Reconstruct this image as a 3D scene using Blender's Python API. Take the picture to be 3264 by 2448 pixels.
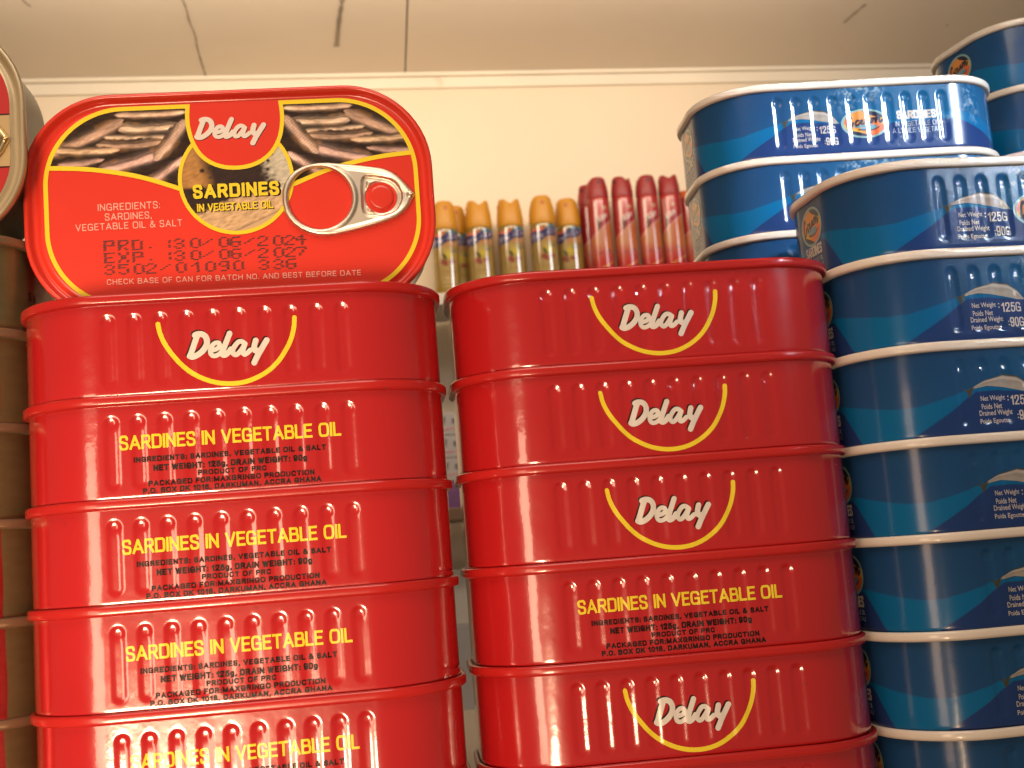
import bpy, bmesh, math, random
import numpy as np
from mathutils import Matrix, Vector

# ------------------------------------------------------------------ scene, camera, light
S = 0.001                                    # the script counts in millimetres
sc = bpy.context.scene
for o in list(bpy.data.objects): bpy.data.objects.remove(o)
COL = sc.collection

cd = bpy.data.cameras.new('camera'); cam = bpy.data.objects.new('camera', cd); COL.objects.link(cam)
R0 = np.array([[0.99202098, 0.10863176, 0.06398051], [-0.09914474, 0.9856879, -0.13634399], [-0.0778761, 0.12891276, 0.98859335]])
M4 = Matrix.Identity(4)
for i in range(3):
    M4[i][0] = R0[i, 0]; M4[i][1] = R0[i, 2]; M4[i][2] = -R0[i, 1]
M4[0][3], M4[1][3], M4[2][3] = 35.73732664 * S, -293.26209215 * S, -10.29312064 * S
cam.matrix_world = M4
cd.sensor_fit = 'HORIZONTAL'; cd.sensor_width = 36.0
cd.lens = 3886.4073 / 3264 * 36
cd.clip_start = 0.01; cd.clip_end = 50
cd.dof.use_dof = True; cd.dof.focus_distance = 0.305; cd.dof.aperture_fstop = 44
sc.camera = cam

sc.view_settings.view_transform = 'Standard'; sc.view_settings.look = 'None'
sc.view_settings.exposure = 0.0; sc.view_settings.gamma = 1.0
sc.view_settings.use_curve_mapping = False

w = bpy.data.worlds.new('World'); sc.world = w; w.use_nodes = True
bg = w.node_tree.nodes['Background']
bg.inputs[0].default_value = (1.0, 0.80, 0.62, 1); bg.inputs[1].default_value = 0.13

def area(name, loc, target, sx, sy, power, color, spread=180):
    l = bpy.data.lights.new(name, 'AREA'); l.shape = 'RECTANGLE'; l.size = sx * S; l.size_y = sy * S
    l.energy = power; l.color = color; l.spread = math.radians(spread)
    o = bpy.data.objects.new(name, l); COL.objects.link(o)
    o.location = Vector(loc) * S
    d = (Vector(target) - Vector(loc)) * S
    o.rotation_euler = d.to_track_quat('-Z', 'Y').to_euler()
    return o
# warm daylight from the doorway and its step, low on the left behind the photographer
area('doorway_light', (-440, -800, -70), (-10, 0, 0), 190, 380, .5, (1.0, 0.66, 0.44), 100)
area('doorstep_light', (-228, -800, -285), (-62, 0, -45), 240, 230, .34, (1.0, 0.68, 0.42), 26)
# overhead lamp of the shop, above and in front of the stacks
area('ceiling_lamp', (0, -250, 430), (40, 20, 60), 380, 260, 1.55, (1.0, 0.82, 0.66))
# cool window light that leaves the streaks on ribs
area('window_light', (950, -900, 515), (200, 80, 115), 70, 95, .12, (0.70, 0.84, 1.0), 11)
# bright window to the right of the wall shelf
area('side_window', (1330, 960, 815), (300, 2010, 520), 400, 150, 2.4, (0.93, 0.95, 1.0))
# lamp that brightens the far wall
area('wall_lamp', (120, 1390, 850), (100, 2080, 850), 1600, 120, 8.2, (1.0, 0.81, 0.62))

# ------------------------------------------------------------------ helpers
def setp(o, **k):
    for a, b in k.items(): o[a] = b
    return o
def thing(name, label, cat, loc=(0, 0, 0), rot=(0, 0, 0), group=None):
    o = bpy.data.objects.new(name, None); COL.objects.link(o)
    o.empty_display_size = 0.01
    o.location = Vector(loc) * S; o.rotation_euler = rot
    o['label'] = label; o['category'] = cat
    if group: o['group'] = group
    return o
class MB:
    """collects geometry in millimetres, one object per build"""
    def __init__(s): s.v = []; s.f = []; s.m = []; s.c = []; s.mats = []; s.sm = []
    def slot(s, mat):
        if mat not in s.mats: s.mats.append(mat)
        return s.mats.index(mat)
    def add(s, verts, faces, mat, smooth=True, col=None):
        b = len(s.v); k = s.slot(mat)
        s.v.extend(map(tuple, verts))
        if col is None: s.c.extend([(1, 1, 1, 1)] * len(verts))
        else: s.c.extend([(a[0], a[1], a[2], 1) for a in col])
        for f in faces:
            s.f.append(tuple(b + i for i in f)); s.m.append(k); s.sm.append(smooth)
    def mesh(s, name):
        me = bpy.data.meshes.new(name)
        me.from_pydata([(x * S, y * S, z * S) for x, y, z in s.v], [], s.f)
        me.polygons.foreach_set('material_index', s.m); me.polygons.foreach_set('use_smooth', s.sm)
        for m in s.mats: me.materials.append(m)
        if any(c != (1, 1, 1, 1) for c in s.c):
            at = me.color_attributes.new('Col', 'FLOAT_COLOR', 'POINT')
            at.data.foreach_set('color', np.array(s.c, dtype=np.float32).ravel())
        me.update(); return me
    def build(s, name, parent=None):
        o = bpy.data.objects.new(name, s.mesh(name)); COL.objects.link(o)
        if parent: o.parent = parent
        return o

def nodes(name):
    m = bpy.data.materials.new(name); m.use_nodes = True
    nt = m.node_tree; return m, nt, nt.nodes['Principled BSDF'], nt.nodes, nt.links
def mat(name, col, rough=.4, metal=0, coat=0, bump=0, bscale=60, var=0, vscale=8, attr=False, spec=.5, wear=None, dent=0):
    m, nt, p, N, L = nodes(name)
    p.inputs['Base Color'].default_value = (*col, 1); p.inputs['Roughness'].default_value = rough
    p.inputs['Metallic'].default_value = metal; p.inputs['Coat Weight'].default_value = coat
    p.inputs['Coat Roughness'].default_value = .06; p.inputs['Specular IOR Level'].default_value = spec
    tc0 = N.new('ShaderNodeTexCoord'); oi = N.new('ShaderNodeObjectInfo')
    va = N.new('ShaderNodeVectorMath'); va.operation = 'ADD'
    sc_ = N.new('ShaderNodeMath'); sc_.operation = 'MULTIPLY'; sc_.inputs[1].default_value = 7.3
    L.new(oi.outputs['Random'], sc_.inputs[0]); L.new(tc0.outputs['Object'], va.inputs[0]); L.new(sc_.outputs[0], va.inputs[1])
    class tc: outputs = {'Object': va.outputs[0]}
    src = None
    if attr:
        a = N.new('ShaderNodeAttribute'); a.attribute_name = 'Col'; src = a.outputs['Color']
    if var:
        n = N.new('ShaderNodeTexNoise'); n.inputs['Scale'].default_value = vscale; n.inputs['Detail'].default_value = 6
        L.new(tc.outputs['Object'], n.inputs['Vector'])
        mr = N.new('ShaderNodeMapRange'); mr.inputs[3].default_value = 1 - var; mr.inputs[4].default_value = 1 + var
        mr.inputs[1].default_value = .25; mr.inputs[2].default_value = .75
        L.new(n.outputs['Fac'], mr.inputs[0])
        mx = N.new('ShaderNodeMix'); mx.data_type = 'RGBA'; mx.blend_type = 'MULTIPLY'; mx.inputs[0].default_value = 1
        if src: L.new(src, mx.inputs[6])
        else: mx.inputs[6].default_value = (*col, 1)
        L.new(mr.outputs[0], mx.inputs[7]); src = mx.outputs[2]
    if wear:                                  # small scuffs and specks of a shape of their own
        n = N.new('ShaderNodeTexNoise'); n.inputs['Scale'].default_value = wear[0]; n.inputs['Detail'].default_value = 9
        n.inputs['Roughness'].default_value = .7
        L.new(tc.outputs['Object'], n.inputs['Vector'])
        mr = N.new('ShaderNodeMapRange'); mr.inputs[1].default_value = wear[1]; mr.inputs[2].default_value = wear[1] + .05
        mr.inputs[4].default_value = wear[3]
        L.new(n.outputs['Fac'], mr.inputs[0])
        mx = N.new('ShaderNodeMix'); mx.data_type = 'RGBA'; L.new(mr.outputs[0], mx.inputs[0])
        if src: L.new(src, mx.inputs[6])
        else: mx.inputs[6].default_value = (*col, 1)
        mx.inputs[7].default_value = (*wear[2], 1); src = mx.outputs[2]
    if src: L.new(src, p.inputs['Base Color'])
    if bump:
        n = N.new('ShaderNodeTexNoise'); n.inputs['Scale'].default_value = bscale; n.inputs['Detail'].default_value = 3
        L.new(tc.outputs['Object'], n.inputs['Vector'])
        b = N.new('ShaderNodeBump'); b.inputs['Strength'].default_value = 1; b.inputs['Distance'].default_value = bump * S
        L.new(n.outputs['Fac'], b.inputs['Height'])
        if dent:
            n3 = N.new('ShaderNodeTexNoise'); n3.inputs['Scale'].default_value = 55; n3.inputs['Detail'].default_value = 1
            L.new(tc.outputs['Object'], n3.inputs['Vector'])
            b3 = N.new('ShaderNodeBump'); b3.inputs['Strength'].default_value = 1; b3.inputs['Distance'].default_value = dent * S
            L.new(n3.outputs['Fac'], b3.inputs['Height']); L.new(b3.outputs[0], b.inputs['Normal'])
        L.new(b.outputs[0], p.inputs['Normal'])
        if coat: L.new(b.outputs[0], p.inputs['Coat Normal'])
    return m

def marching(sdf, x0, x1, y0, y1, h):
    """filled 2-D shape: everything where sdf(x, y) < 0"""
    nx = max(2, int(math.ceil((x1 - x0) / h)) + 1); ny = max(2, int(math.ceil((y1 - y0) / h)) + 1)
    xs = np.linspace(x0, x1, nx); ys = np.linspace(y0, y1, ny)
    X, Y = np.meshgrid(xs, ys); D = sdf(X, Y)
    V = []; idx = {}; F = []
    def corner(i, j):
        k = (i, j)
        if k not in idx: idx[k] = len(V); V.append((xs[i], ys[j]))
        return idx[k]
    def edge(i, j, i2, j2):
        k = ('e',) + ((i, j, i2, j2) if (i, j) < (i2, j2) else (i2, j2, i, j))
        if k not in idx:
            a, b = D[j, i], D[j2, i2]; t = a / (a - b)
            idx[k] = len(V); V.append((xs[i] + (xs[i2] - xs[i]) * t, ys[j] + (ys[j2] - ys[j]) * t))
        return idx[k]
    ins = D < 0
    mn = ins[:-1, :-1] | ins[:-1, 1:] | ins[1:, :-1] | ins[1:, 1:]
    for j, i in zip(*np.nonzero(mn)):
        cs = [(i, j), (i + 1, j), (i + 1, j + 1), (i, j + 1)]; poly = []
        for k in range(4):
            a = cs[k]; b = cs[(k + 1) % 4]; ia = ins[a[1], a[0]]; ib = ins[b[1], b[0]]
            if ia: poly.append(corner(*a))
            if ia != ib: poly.append(edge(*a, *b))
        if len(poly) >= 3: F.append(poly)
    return np.array(V), F

def seg(X, Y, a, b):
    ax, ay = a; bx, by = b; dx, dy = bx - ax, by - ay
    t = np.clip(((X - ax) * dx + (Y - ay) * dy) / (dx * dx + dy * dy + 1e-12), 0, 1)
    return np.hypot(X - ax - t * dx, Y - ay - t * dy)
def smooth_line(p, n=3):
    p = [np.array(q, float) for q in p]
    for _ in range(n):
        if len(p) < 3: break
        q = [p[0]]
        for a, b in zip(p[:-1], p[1:]): q += [a * .75 + b * .25, a * .25 + b * .75]
        q.append(p[-1]); p = q
    return [tuple(a) for a in p]
def strokes(X, Y, ls, hw):
    d = np.full(X.shape, 1e9)
    for l, k in ls:
        for a, b in zip(l[:-1], l[1:]): d = np.minimum(d, seg(X, Y, a, b) - hw * k)
    return d
def polysdf(X, Y, P):
    d = np.full(X.shape, 1e9); ins = np.zeros(X.shape, bool); n = len(P)
    for k in range(n):
        a = P[k]; b = P[(k + 1) % n]; d = np.minimum(d, seg(X, Y, a, b))
        c = ((a[1] > Y) != (b[1] > Y)) & (X < (b[0] - a[0]) * (Y - a[1]) / ((b[1] - a[1]) or 1e-9) + a[0])
        ins ^= c
    return np.where(ins, -d, d)
def rrsdf(X, Y, w, d, r):
    qx = np.abs(X) - w / 2 + r; qy = np.abs(Y) - d / 2 + r
    return np.hypot(np.maximum(qx, 0), np.maximum(qy, 0)) + np.minimum(np.maximum(qx, qy), 0) - r

_tc = {}
def text2d(s, bold=0.0, shear=0.0, space=1.0):
    """glyph outlines as triangles, scaled to a unit box"""
    k = (s, bold, shear, space)
    if k not in _tc:
        c = bpy.data.curves.new('lettering', 'FONT'); c.body = s; c.offset = bold; c.shear = shear
        c.space_character = space; c.resolution_u = 3; c.fill_mode = 'FRONT'
        o = bpy.data.objects.new('lettering', c); COL.objects.link(o)
        me = bpy.data.meshes.new_from_object(o.evaluated_get(bpy.context.evaluated_depsgraph_get()))
        v = np.array([p.co[:2] for p in me.vertices]); f = [tuple(p.vertices) for p in me.polygons]
        bpy.data.objects.remove(o); bpy.data.curves.remove(c); bpy.data.meshes.remove(me)
        v = (v - v.min(0)) / (v.max(0) - v.min(0)); _tc[k] = (v, f)
    return _tc[k]
def text_at(s, x0, x1, y0, y1, bold=0.0, shear=0.0, slope=0.0, cuts=(), rows=(), space=1.0):
    v, f = text2d(s, bold, shear, space)
    v = np.c_[x0 + v[:, 0] * (x1 - x0), y0 + v[:, 1] * (y1 - y0)]
    bm = bmesh.new()
    bv = [bm.verts.new((a, b, 0)) for a, b in v]
    for q in f:
        try: bm.faces.new([bv[i] for i in q])
        except ValueError: pass
    for c in cuts:
        if x0 < c < x1: bmesh.ops.bisect_plane(bm, geom=bm.verts[:] + bm.edges[:] + bm.faces[:], plane_co=(c, 0, 0), plane_no=(1, 0, 0), dist=1e-5)
    for c in rows:
        if y0 < c < y1: bmesh.ops.bisect_plane(bm, geom=bm.verts[:] + bm.edges[:] + bm.faces[:], plane_co=(0, c, 0), plane_no=(0, 1, 0), dist=1e-5)
    bm.verts.index_update()
    V = np.array([q.co[:2] for q in bm.verts]); F = [tuple(q.index for q in fc.verts) for fc in bm.faces]
    bm.free()
    V[:, 1] += slope * (V[:, 0] - (x0 + x1) / 2)
    return V, F

# capitals drawn as strokes, like the plain bold lettering on the cans ('/' before a stroke = rounded)
GLY = {'A': (.74, 'L0,0 .37,1 .74,0|L.14,.30 .60,.30'), 'B': (.62, 'L0,0 0,1|S0,1 .3,1 .58,1 .58,.54 .3,.54 0,.54|S0,.54 .34,.54 .64,.54 .64,0 .34,0 0,0'), 'C': (.66, 'S.64,.76 .58,.98 .36,1 .10,1 0,.80 0,.5 0,.20 .10,0 .36,0 .58,.02 .64,.24'),
       'D': (.66, 'L0,0 0,1|S0,1 .3,1 .66,1 .66,.5 .66,0 .3,0 0,0'), 'E': (.54, 'L.54,1 0,1 0,0 .54,0|L0,.52 .48,.52'), 'F': (.52, 'L.52,1 0,1 0,0|L0,.50 .44,.50'),
       'G': (.70, 'S.66,.78 .60,.98 .36,1 .10,1 0,.80 0,.5 0,.20 .10,0 .36,0 .60,.0 .69,.22|L.69,0 .69,.46 .38,.46'), 'H': (.66, 'L0,0 0,1|L.66,0 .66,1|L0,.52 .66,.52'), 'I': (0.0, 'L0,0 0,1'), 'K': (.66, 'L0,0 0,1|L.62,1 0,.38|L.22,.58 .66,0'),
       'L': (.50, 'L0,1 0,0 .50,0'), 'M': (.80, 'L0,0 0,1 .40,.08 .80,1 .80,0'), 'N': (.64, 'L0,0 0,1 .64,0 .64,1'), 'O': (.72, 'S.36,1 .10,1 0,.80 0,.5 0,.20 .10,0 .36,0 .62,0 .72,.20 .72,.5 .72,.80 .62,1 .36,1'), 'P': (.58, 'L0,0 0,1|S0,1 .3,1 .60,1 .60,.46 .3,.46 0,.46'),
       'R': (.62, 'L0,0 0,1|S0,1 .3,1 .60,1 .60,.48 .3,.48 0,.48|L.34,.48 .62,0'), 'S': (.58, 'S.57,.78 .52,1.03 .28,1.02 .0,1.0 .0,.58 .29,.51 .58,.44 .58,.0 .30,-.02 .05,-.03 .0,.23'), 'T': (.62, 'L0,1 .62,1|L.31,1 .31,0'), 'U': (.64, 'S0,1 0,.5 0,0 .32,-.03 .64,0 .64,.5 .64,1'),
       'V': (.70, 'L0,1 .35,0 .70,1'), 'W': (.98, 'L0,1 .25,0 .49,.92 .73,0 .98,1'), 'X': (.66, 'L0,0 .66,1|L0,1 .66,0'), 'Y': (.66, 'L0,1 .33,.45 .66,1|L.33,.45 .33,0'), '&': (.74, 'S.74,0 .4,.45 .14,.8 .2,1 .36,1.02 .5,.9 .42,.66 .06,.5 0,.22 .1,0 .36,-.02 .62,.1 .70,.45'),
       '0': (.54, 'S.27,1 .07,1 0,.82 0,.5 0,.18 .07,0 .27,0 .47,0 .54,.18 .54,.5 .54,.82 .47,1 .27,1'), '1': (.24, 'L0,.78 .24,1 .24,0'), '2': (.54, 'S0,.70 .02,1 .28,1.02 .54,1 .54,.62 .28,.36 0,.04|L0,0 .54,0'), '5': (.54, 'L.50,1 .08,1 .04,.52|S.04,.52 .20,.66 .54,.62 .56,.05 .27,-.04 .02,0 0,.24'),
       '6': (.54, 'S.50,.78 .48,1 .27,1.02 .02,1 0,.4 .02,-.02 .27,0 .54,-.02 .54,.56 .27,.58 .04,.5 .01,.34'), '9': (.54, 'S.04,.22 .06,0 .27,-.02 .52,0 .54,.6 .52,1.02 .27,1 0,1.02 0,.44 .27,.42 .50,.5 .53,.66'), 'g': (.48, 'S.44,.62 .42,.70 .24,.72 0,.70 0,.10 .24,.08 .42,.10 .46,.22|S.47,.70 .47,.2 .47,-.26 .22,-.28 .02,-.24'),
       '.': (.0, 'L0,.0 0,.03'), ',': (.05, 'L.05,.05 0,-.16'), ':': (.0, 'L0,.0 0,.03|L0,.60 0,.63'), "'": (.0, 'L0,1 0,.76')}
_gc = {}
def glyph(c):
    if c not in _gc:
        w_, d_ = GLY[c]; L = []
        for q in d_.split('|'):
            p = [tuple(float(v) for v in a.split(',')) for a in q[1:].split()]
            L.append((smooth_line(p, 3) if q[0] == 'S' else p, q[0] == 'S'))
        _gc[c] = (w_, L)
    return _gc[c]
def caps(s, x0, x1, y0, y1, t, h=.13, slope=0.0, gap=.17, grow=0.0):
    """lettering with stroke half width t (share of the cap height) fitted into a box"""
    H = y1 - y0; th = t * H; pen = 0; items = []
    for c in s:
        if c == ' ': pen += .48; continue
        w_, L = glyph(c); items.append((pen + t, L)); pen += w_ + 2 * t + gap
    k = (x1 - x0) / ((pen - gap) * H)
    def sdf(X, Y):
        Yb = Y - slope * (X - (x0 + x1) / 2); d = np.full(X.shape, 9.0)
        for px, L in items:
            ax = x0 + px * H * k
            sel = (X > ax - .3 * H - .3) & (X < ax + 1.2 * H * k + .3)
            if not sel.any(): continue
            xs, ys = X[sel], Yb[sel]; dd = d[sel]
            for P, rnd in L:
                Q = [(ax + p[0] * H * k, y0 + th + p[1] * (H - 2 * th)) for p in P]
                for a, b in zip(Q[:-1], Q[1:]):
                    if rnd: dd = np.minimum(dd, seg(xs, ys, a, b) - th)
                    else:
                        dx, dy = b[0] - a[0], b[1] - a[1]; ln = math.hypot(dx, dy); dx /= ln; dy /= ln
                        al = (xs - a[0]) * dx + (ys - a[1]) * dy; pp = np.abs((xs - a[0]) * -dy + (ys - a[1]) * dx)
                        dd = np.minimum(dd, np.maximum(pp, np.maximum(-al, al - ln)) - th)
            d[sel] = dd
        return d - grow
    e = abs(slope) * (x1 - x0) / 2 + .1
    return marching(sdf, x0 - .15, x1 + .15, y0 - .3 * H - e, y1 + e, h)

rng = np.random.RandomState(7)
_lat = rng.rand(64, 64)
def vnoise(x, y):
    x = np.asarray(x, float); y = np.asarray(y, float)
    xi = np.floor(x).astype(int); yi = np.floor(y).astype(int); fx = x - xi; fy = y - yi
    fx = fx * fx * (3 - 2 * fx); fy = fy * fy * (3 - 2 * fy)
    g = lambda a, b: _lat[a % 64, b % 64]
    return (g(xi, yi) * (1 - fx) + g(xi + 1, yi) * fx) * (1 - fy) + (g(xi, yi + 1) * (1 - fx) + g(xi + 1, yi + 1) * fx) * fy
def fbm(x, y, o=4):
    s = 0; a = .5
    for k in range(o): s = s + a * vnoise(x * 2 ** k + 17 * k, y * 2 ** k + 5 * k); a *= .5
    return s / (1 - .5 ** o)
def sstep(a, b, x):
    t = np.clip((x - a) / (b - a), 0, 1); return t * t * (3 - 2 * t)
def mixc(c, d, t):
    t = np.asarray(t)[..., None]; return c * (1 - t) + np.array(d) * t

# ------------------------------------------------------------------ materials
RED = mat('red_lacquer', (.46, .012, .014), .19, coat=1.0, spec=.8, bump=.05, bscale=260, var=.06, vscale=30, wear=(420, .655, (.12, .03, .02), .6), dent=.36)
REDRIM = mat('red_rim_lacquer', (.47, .016, .014), .27, coat=.4, bump=.04, bscale=220, var=.08, vscale=40, wear=(260, .66, (.17, .05, .035), .7))
REDLID = mat('red_lid_lacquer', (.68, .042, .024), .26, coat=.35, bump=.03, bscale=200, var=.05, vscale=30, wear=(300, .72, (.25, .05, .04), .6))
YEL = mat('yellow_ink', (.84, .66, .035), .25, coat=.3)
WHT = mat('white_ink', (.74, .69, .63), .3, coat=.3)
PALE = mat('pale_pink_ink', (.78, .42, .36), .35)
BLK = mat('black_ink', (.010, .004, .004), .45, spec=.25)
SHD = mat('dark_maroon_ink', (.035, .005, .005), .4, spec=.3)
STAMP = mat('stamped_ink', (.045, .010, .010), .5)
PRINT = mat('printed_picture', (.5, .5, .5), .28, coat=.35, attr=True)
BLUE = mat('blue_lacquer_print', (.01, .05, .2), .2, coat=.12, spec=.42, bump=.03, bscale=240, attr=True, dent=.2, wear=(260, .74, (.3, .34, .36), .35))
CREAM = mat('white_lacquer', (.83, .74, .63), .25, coat=.4, bump=.04, bscale=160, var=.04, vscale=25, wear=(170, .735, (.32, .16, .06), .8))
BINK = mat('ivory_ink', (.56, .52, .47), .3, coat=.3)
BINK2 = mat('pale_blue_ink', (.40, .47, .55), .3, coat=.3)
SILV = mat('tab_metal', (.80, .72, .60), .40, metal=1, bump=.02, bscale=400)
GOLD = mat('gold_lacquer', (.30, .235, .085), .33, metal=.55, coat=.2, bump=.05, bscale=150, attr=True)
GOLDR = mat('gold_rim', (.25, .185, .105), .35, metal=.5, var=.1, vscale=40)
GOLDL = mat('gold_lid', (.55, .40, .20), .35, metal=.4, var=.08, vscale=60)
GREDL = mat('dull_red_label', (.42, .02, .018), .35, coat=.2)
GREEN = mat('dark_olive_tin', (.16, .15, .085), .35, metal=.5, bump=.1, bscale=90, var=.15, vscale=20, wear=(60, .66, (.015, .012, .012), .9))

# ------------------------------------------------------------------ can body
HW, HD, RC, HC = 53.0, 30.0, 23.0, 24.6          # half width, half depth, corner radius, height
INS = 1.3                                        # the body stands back from the seam
FL = HW - RC; RB = RC - INS; EF = HD - RC        # flat half front, body corner radius, flat half end
ARC = RB * math.pi / 2; SQ = FL + ARC + EF       # arc length from the front centre to an end centre
RIBS = [-27.72 + 6.16 * k for k in range(10)]
GD, GA = .25, 2.2
def groove(u, z):
    """depth of the ten beads pressed into each long side, z measured down from the seam top"""
    d = np.full(np.shape(u), 9.0)
    for c in RIBS:
        d = np.minimum(d, seg(u, z, (c, -5.3 - GA), (c, -23.1 + GA * .8)))
    e = np.full(np.shape(u), 9.0)
    for c in RIBS: e = np.minimum(e, np.hypot(u - c, (z + 7.0) * .95))
    return GD * sstep(0, 1.7, GA - d) + .17 * sstep(0, 1.3, 1.95 - e)
def bodyxy(s):
    """outline point and outward normal for arc length s, counted from the front centre"""
    s = np.asarray(s, float); per = 4 * SQ
    s = (s + per / 2) % per - per / 2
    sg = np.sign(s) + (s == 0); a = np.abs(s)
    back = a > SQ * 1.0; b = np.where(back, 2 * SQ - a, a)
    x = np.where(b < FL, b, 0.0); y = np.zeros_like(b); nx = np.zeros_like(b); ny = -np.ones_like(b)
    ph = np.clip((b - FL) / RB, 0, math.pi / 2); inc = b >= FL
    x = np.where(inc, FL + RB * np.sin(ph), x); y = np.where(inc, RB * (1 - np.cos(ph)), 0)
    nx = np.where(inc, np.sin(ph), 0); ny = np.where(inc, -np.cos(ph), -1)
    en = b > FL + ARC; y = np.where(en, RB + b - FL - ARC, y); ny = np.where(en, 0, ny); nx = np.where(en, 1, nx)
    y = y - (HD - INS)
    y = np.where(back, -y, y); ny = np.where(back, -ny, ny)
    return sg * x, y, sg * nx, ny
def bodypt(s, zz, off=0.0):
    """surface of the can body; zz is counted down from the seam top (0 to -24.6)"""
    s = np.asarray(s, float); zz = np.asarray(zz, float)
    x, y, nx, ny = bodyxy(s)
    per = 4 * SQ; sw = (s + per / 2) % per - per / 2
    front = np.abs(sw) <= FL + 1; sb = np.where(np.abs(sw) > SQ, (2 * SQ - np.abs(sw)) * -np.sign(sw), 99)
    u = np.where(np.abs(sw) < SQ, sw, sb)
    g = np.where(np.abs(u) < FL + 1, groove(u, zz), 0)
    bul = .28 * .5 * (1 + np.cos(np.pi * np.clip(u / 36, -1, 1)))
    t = np.clip((zz + HC + 1.3) / 1.5, 0, 1); foot = -.9 * (1 - np.sqrt(1 - (1 - t) ** 2))
    d = bul - g + foot + off
    return np.c_[x + nx * d, y + ny * d, zz + HC]
UG = np.concatenate([np.arange(-31.0, 31.01, .31)])
def body_grid(fine=False):
    side = np.concatenate([np.linspace(31, FL + ARC, 22)[1:], [FL + ARC + EF]])
    UG = np.arange(-31.0, 31.01, .31)
    if fine: side = np.linspace(31, SQ, 170)[1:]; UG = np.arange(-31.0, 31.01, .2)
    q = np.concatenate([UG, side, 2 * SQ - side[::-1][1:]])          # front, right corner, right end, back right corner
    bk = 2 * SQ + UG
    l = 4 * SQ - np.concatenate([side, (2 * SQ - side[::-1][1:])])[::-1]
    return np.concatenate([q, bk, l])
ZG = -np.concatenate([np.linspace(2.6, 5.0, 4), np.arange(5.3, 8.2, .26), np.arange(8.5, 20.2, .9), np.arange(20.4, 23.3, .3), np.array([23.5, 24.0, 24.4, 24.7, 25.0, 25.3, 25.6, 25.8, 25.88, 25.9])])
ROWS = [-z for z in (5.6, 6.2, 6.8, 7.4, 21.2, 21.8, 22.4, 22.9)]
CUTS = [u for u in UG if np.min(np.abs(np.abs(u - np.array(RIBS)) - 1.45)) < .75]
def add_body(mb, material, paint=None):
    ss = body_grid(paint is not None); n = len(ss); zg = ZG
    if paint is not None: zg = -np.concatenate([np.arange(2.6, 23.4, .2), [23.5, 24.0, 24.4, 24.7, 25.0, 25.3, 25.6, 25.8, 25.88, 25.9]])
    Sg, Zg = np.meshgrid(ss, zg); P = bodypt(Sg.ravel(), Zg.ravel())
    m = len(zg); F = []
    for j in range(m - 1):
        for i in range(n):
            k = (i + 1) % n; F.append((j * n + k, j * n + i, (j + 1) * n + i, (j + 1) * n + k))
    F = [f[::-1] for f in F] if False else F
    V = [tuple(p) for p in P]; c = len(V); V.append((0, 0, -.9))
    for i in range(n): F.append(((m - 1) * n + i, c, (m - 1) * n + (i + 1) % n))
    colr = None
    if paint is not None:
        colr = list(paint(Sg.ravel(), Zg.ravel())) + [(.5, .5, .5)]
    mb.add(V, F, material, True, colr)
def put(mb, VF, material, off=.07, s0=0.0, col=None):
    """print a flat shape (u, z) on the can wall around arc position s0"""
    V, F = VF
    if len(V) == 0: return
    P = bodypt(V[:, 0] + s0, V[:, 1], off)
    mb.add(P, F, material, True, col)
def grid_line(x0, x1, h): return (x0, x1, h)

# ------------------------------------------------------------------ can end (seam and lid)
RINGS = [(1.45, -3.25), (.5, -3.2), (.12, -2.95), (0, -2.5), (0, -1.35), (.12, -1.02), (.4, -.78), (.75, -.7), (1.1, -.78), (1.35, -1.1), (1.75, -2.4), (2.1, -2.75), (2.6, -2.9), (3.1, -2.8), (3.6, -2.35), (4.1, -2.15), (4.6, -2.1)]
def ringpts(o, n=14):
    w_, d_, r = HW - o, HD - o, max(RC - o, .5); out = []
    for cx, cy, a0 in ((w_ - r, d_ - r, 0), (-w_ + r, d_ - r, 90), (-w_ + r, -d_ + r, 180), (w_ - r, -d_ + r, 270)):
        for i in range(n + 1):
            a = math.radians(a0 + 90 * i / n); out.append((cx + r * math.cos(a), cy + r * math.sin(a)))
    return out
def add_end(mb, material):
    V = []; F = []; n = None
    for o, z in RINGS:
        p = ringpts(o); n = len(p); V += [(x, y, z + HC) for x, y in p]
    for j in range(len(RINGS) - 1):
        for i in range(n):
            k = (i + 1) % n; F.append((j * n + i, j * n + k, (j + 1) * n + k, (j + 1) * n + i))
    mb.add(V, F, material, True)
    p = [(x, y, -2.1 + HC) for x, y in ringpts(4.6)]
    mb.add(p, [tuple(range(len(p)))], material, False)

# ------------------------------------------------------------------ the brush-script mark and other red can printing
L_D1 = [(-6.9, -12.06), (-8.68, -16.64)]
L_D2 = [(-7.33, -11.68), (-6.64, -11.42), (-5.74, -11.48), (-4.96, -11.94), (-4.55, -12.9), (-4.6, -13.96), (-5.1, -14.99), (-6.05, -15.99), (-7.21, -16.74), (-8.24, -16.96), (-8.79, -16.64)]
L_E = [(-3.31, -15.57), (-2.27, -15.34), (-1.62, -14.73), (-1.64, -14.02), (-2.31, -13.69), (-3.12, -14.05), (-3.85, -15.06), (-4.02, -16.23), (-3.37, -17.03), (-2.34, -16.92), (-1.4, -16.27), (-1.0, -15.7)]
L_L = [(.86, -11.76), (-1.18, -16.4), (-.93, -17.01), (-.3, -16.93), (.41, -16.38), (1.0, -15.6)]
L_A1 = [(4.38, -14.51), (3.73, -13.88), (3.05, -13.78), (2.34, -14.26), (1.48, -15.51), (1.31, -16.56), (1.86, -17.12), (2.55, -16.87), (3.52, -15.75), (4.3, -14.6)]
L_A2 = [(4.38, -14.51), (3.6, -16.46), (4.02, -17.14), (4.72, -16.89), (5.56, -16.11)]
L_Y1 = [(6.93, -13.84), (6.39, -15.57), (6.69, -16.42), (7.61, -16.36)]
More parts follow.
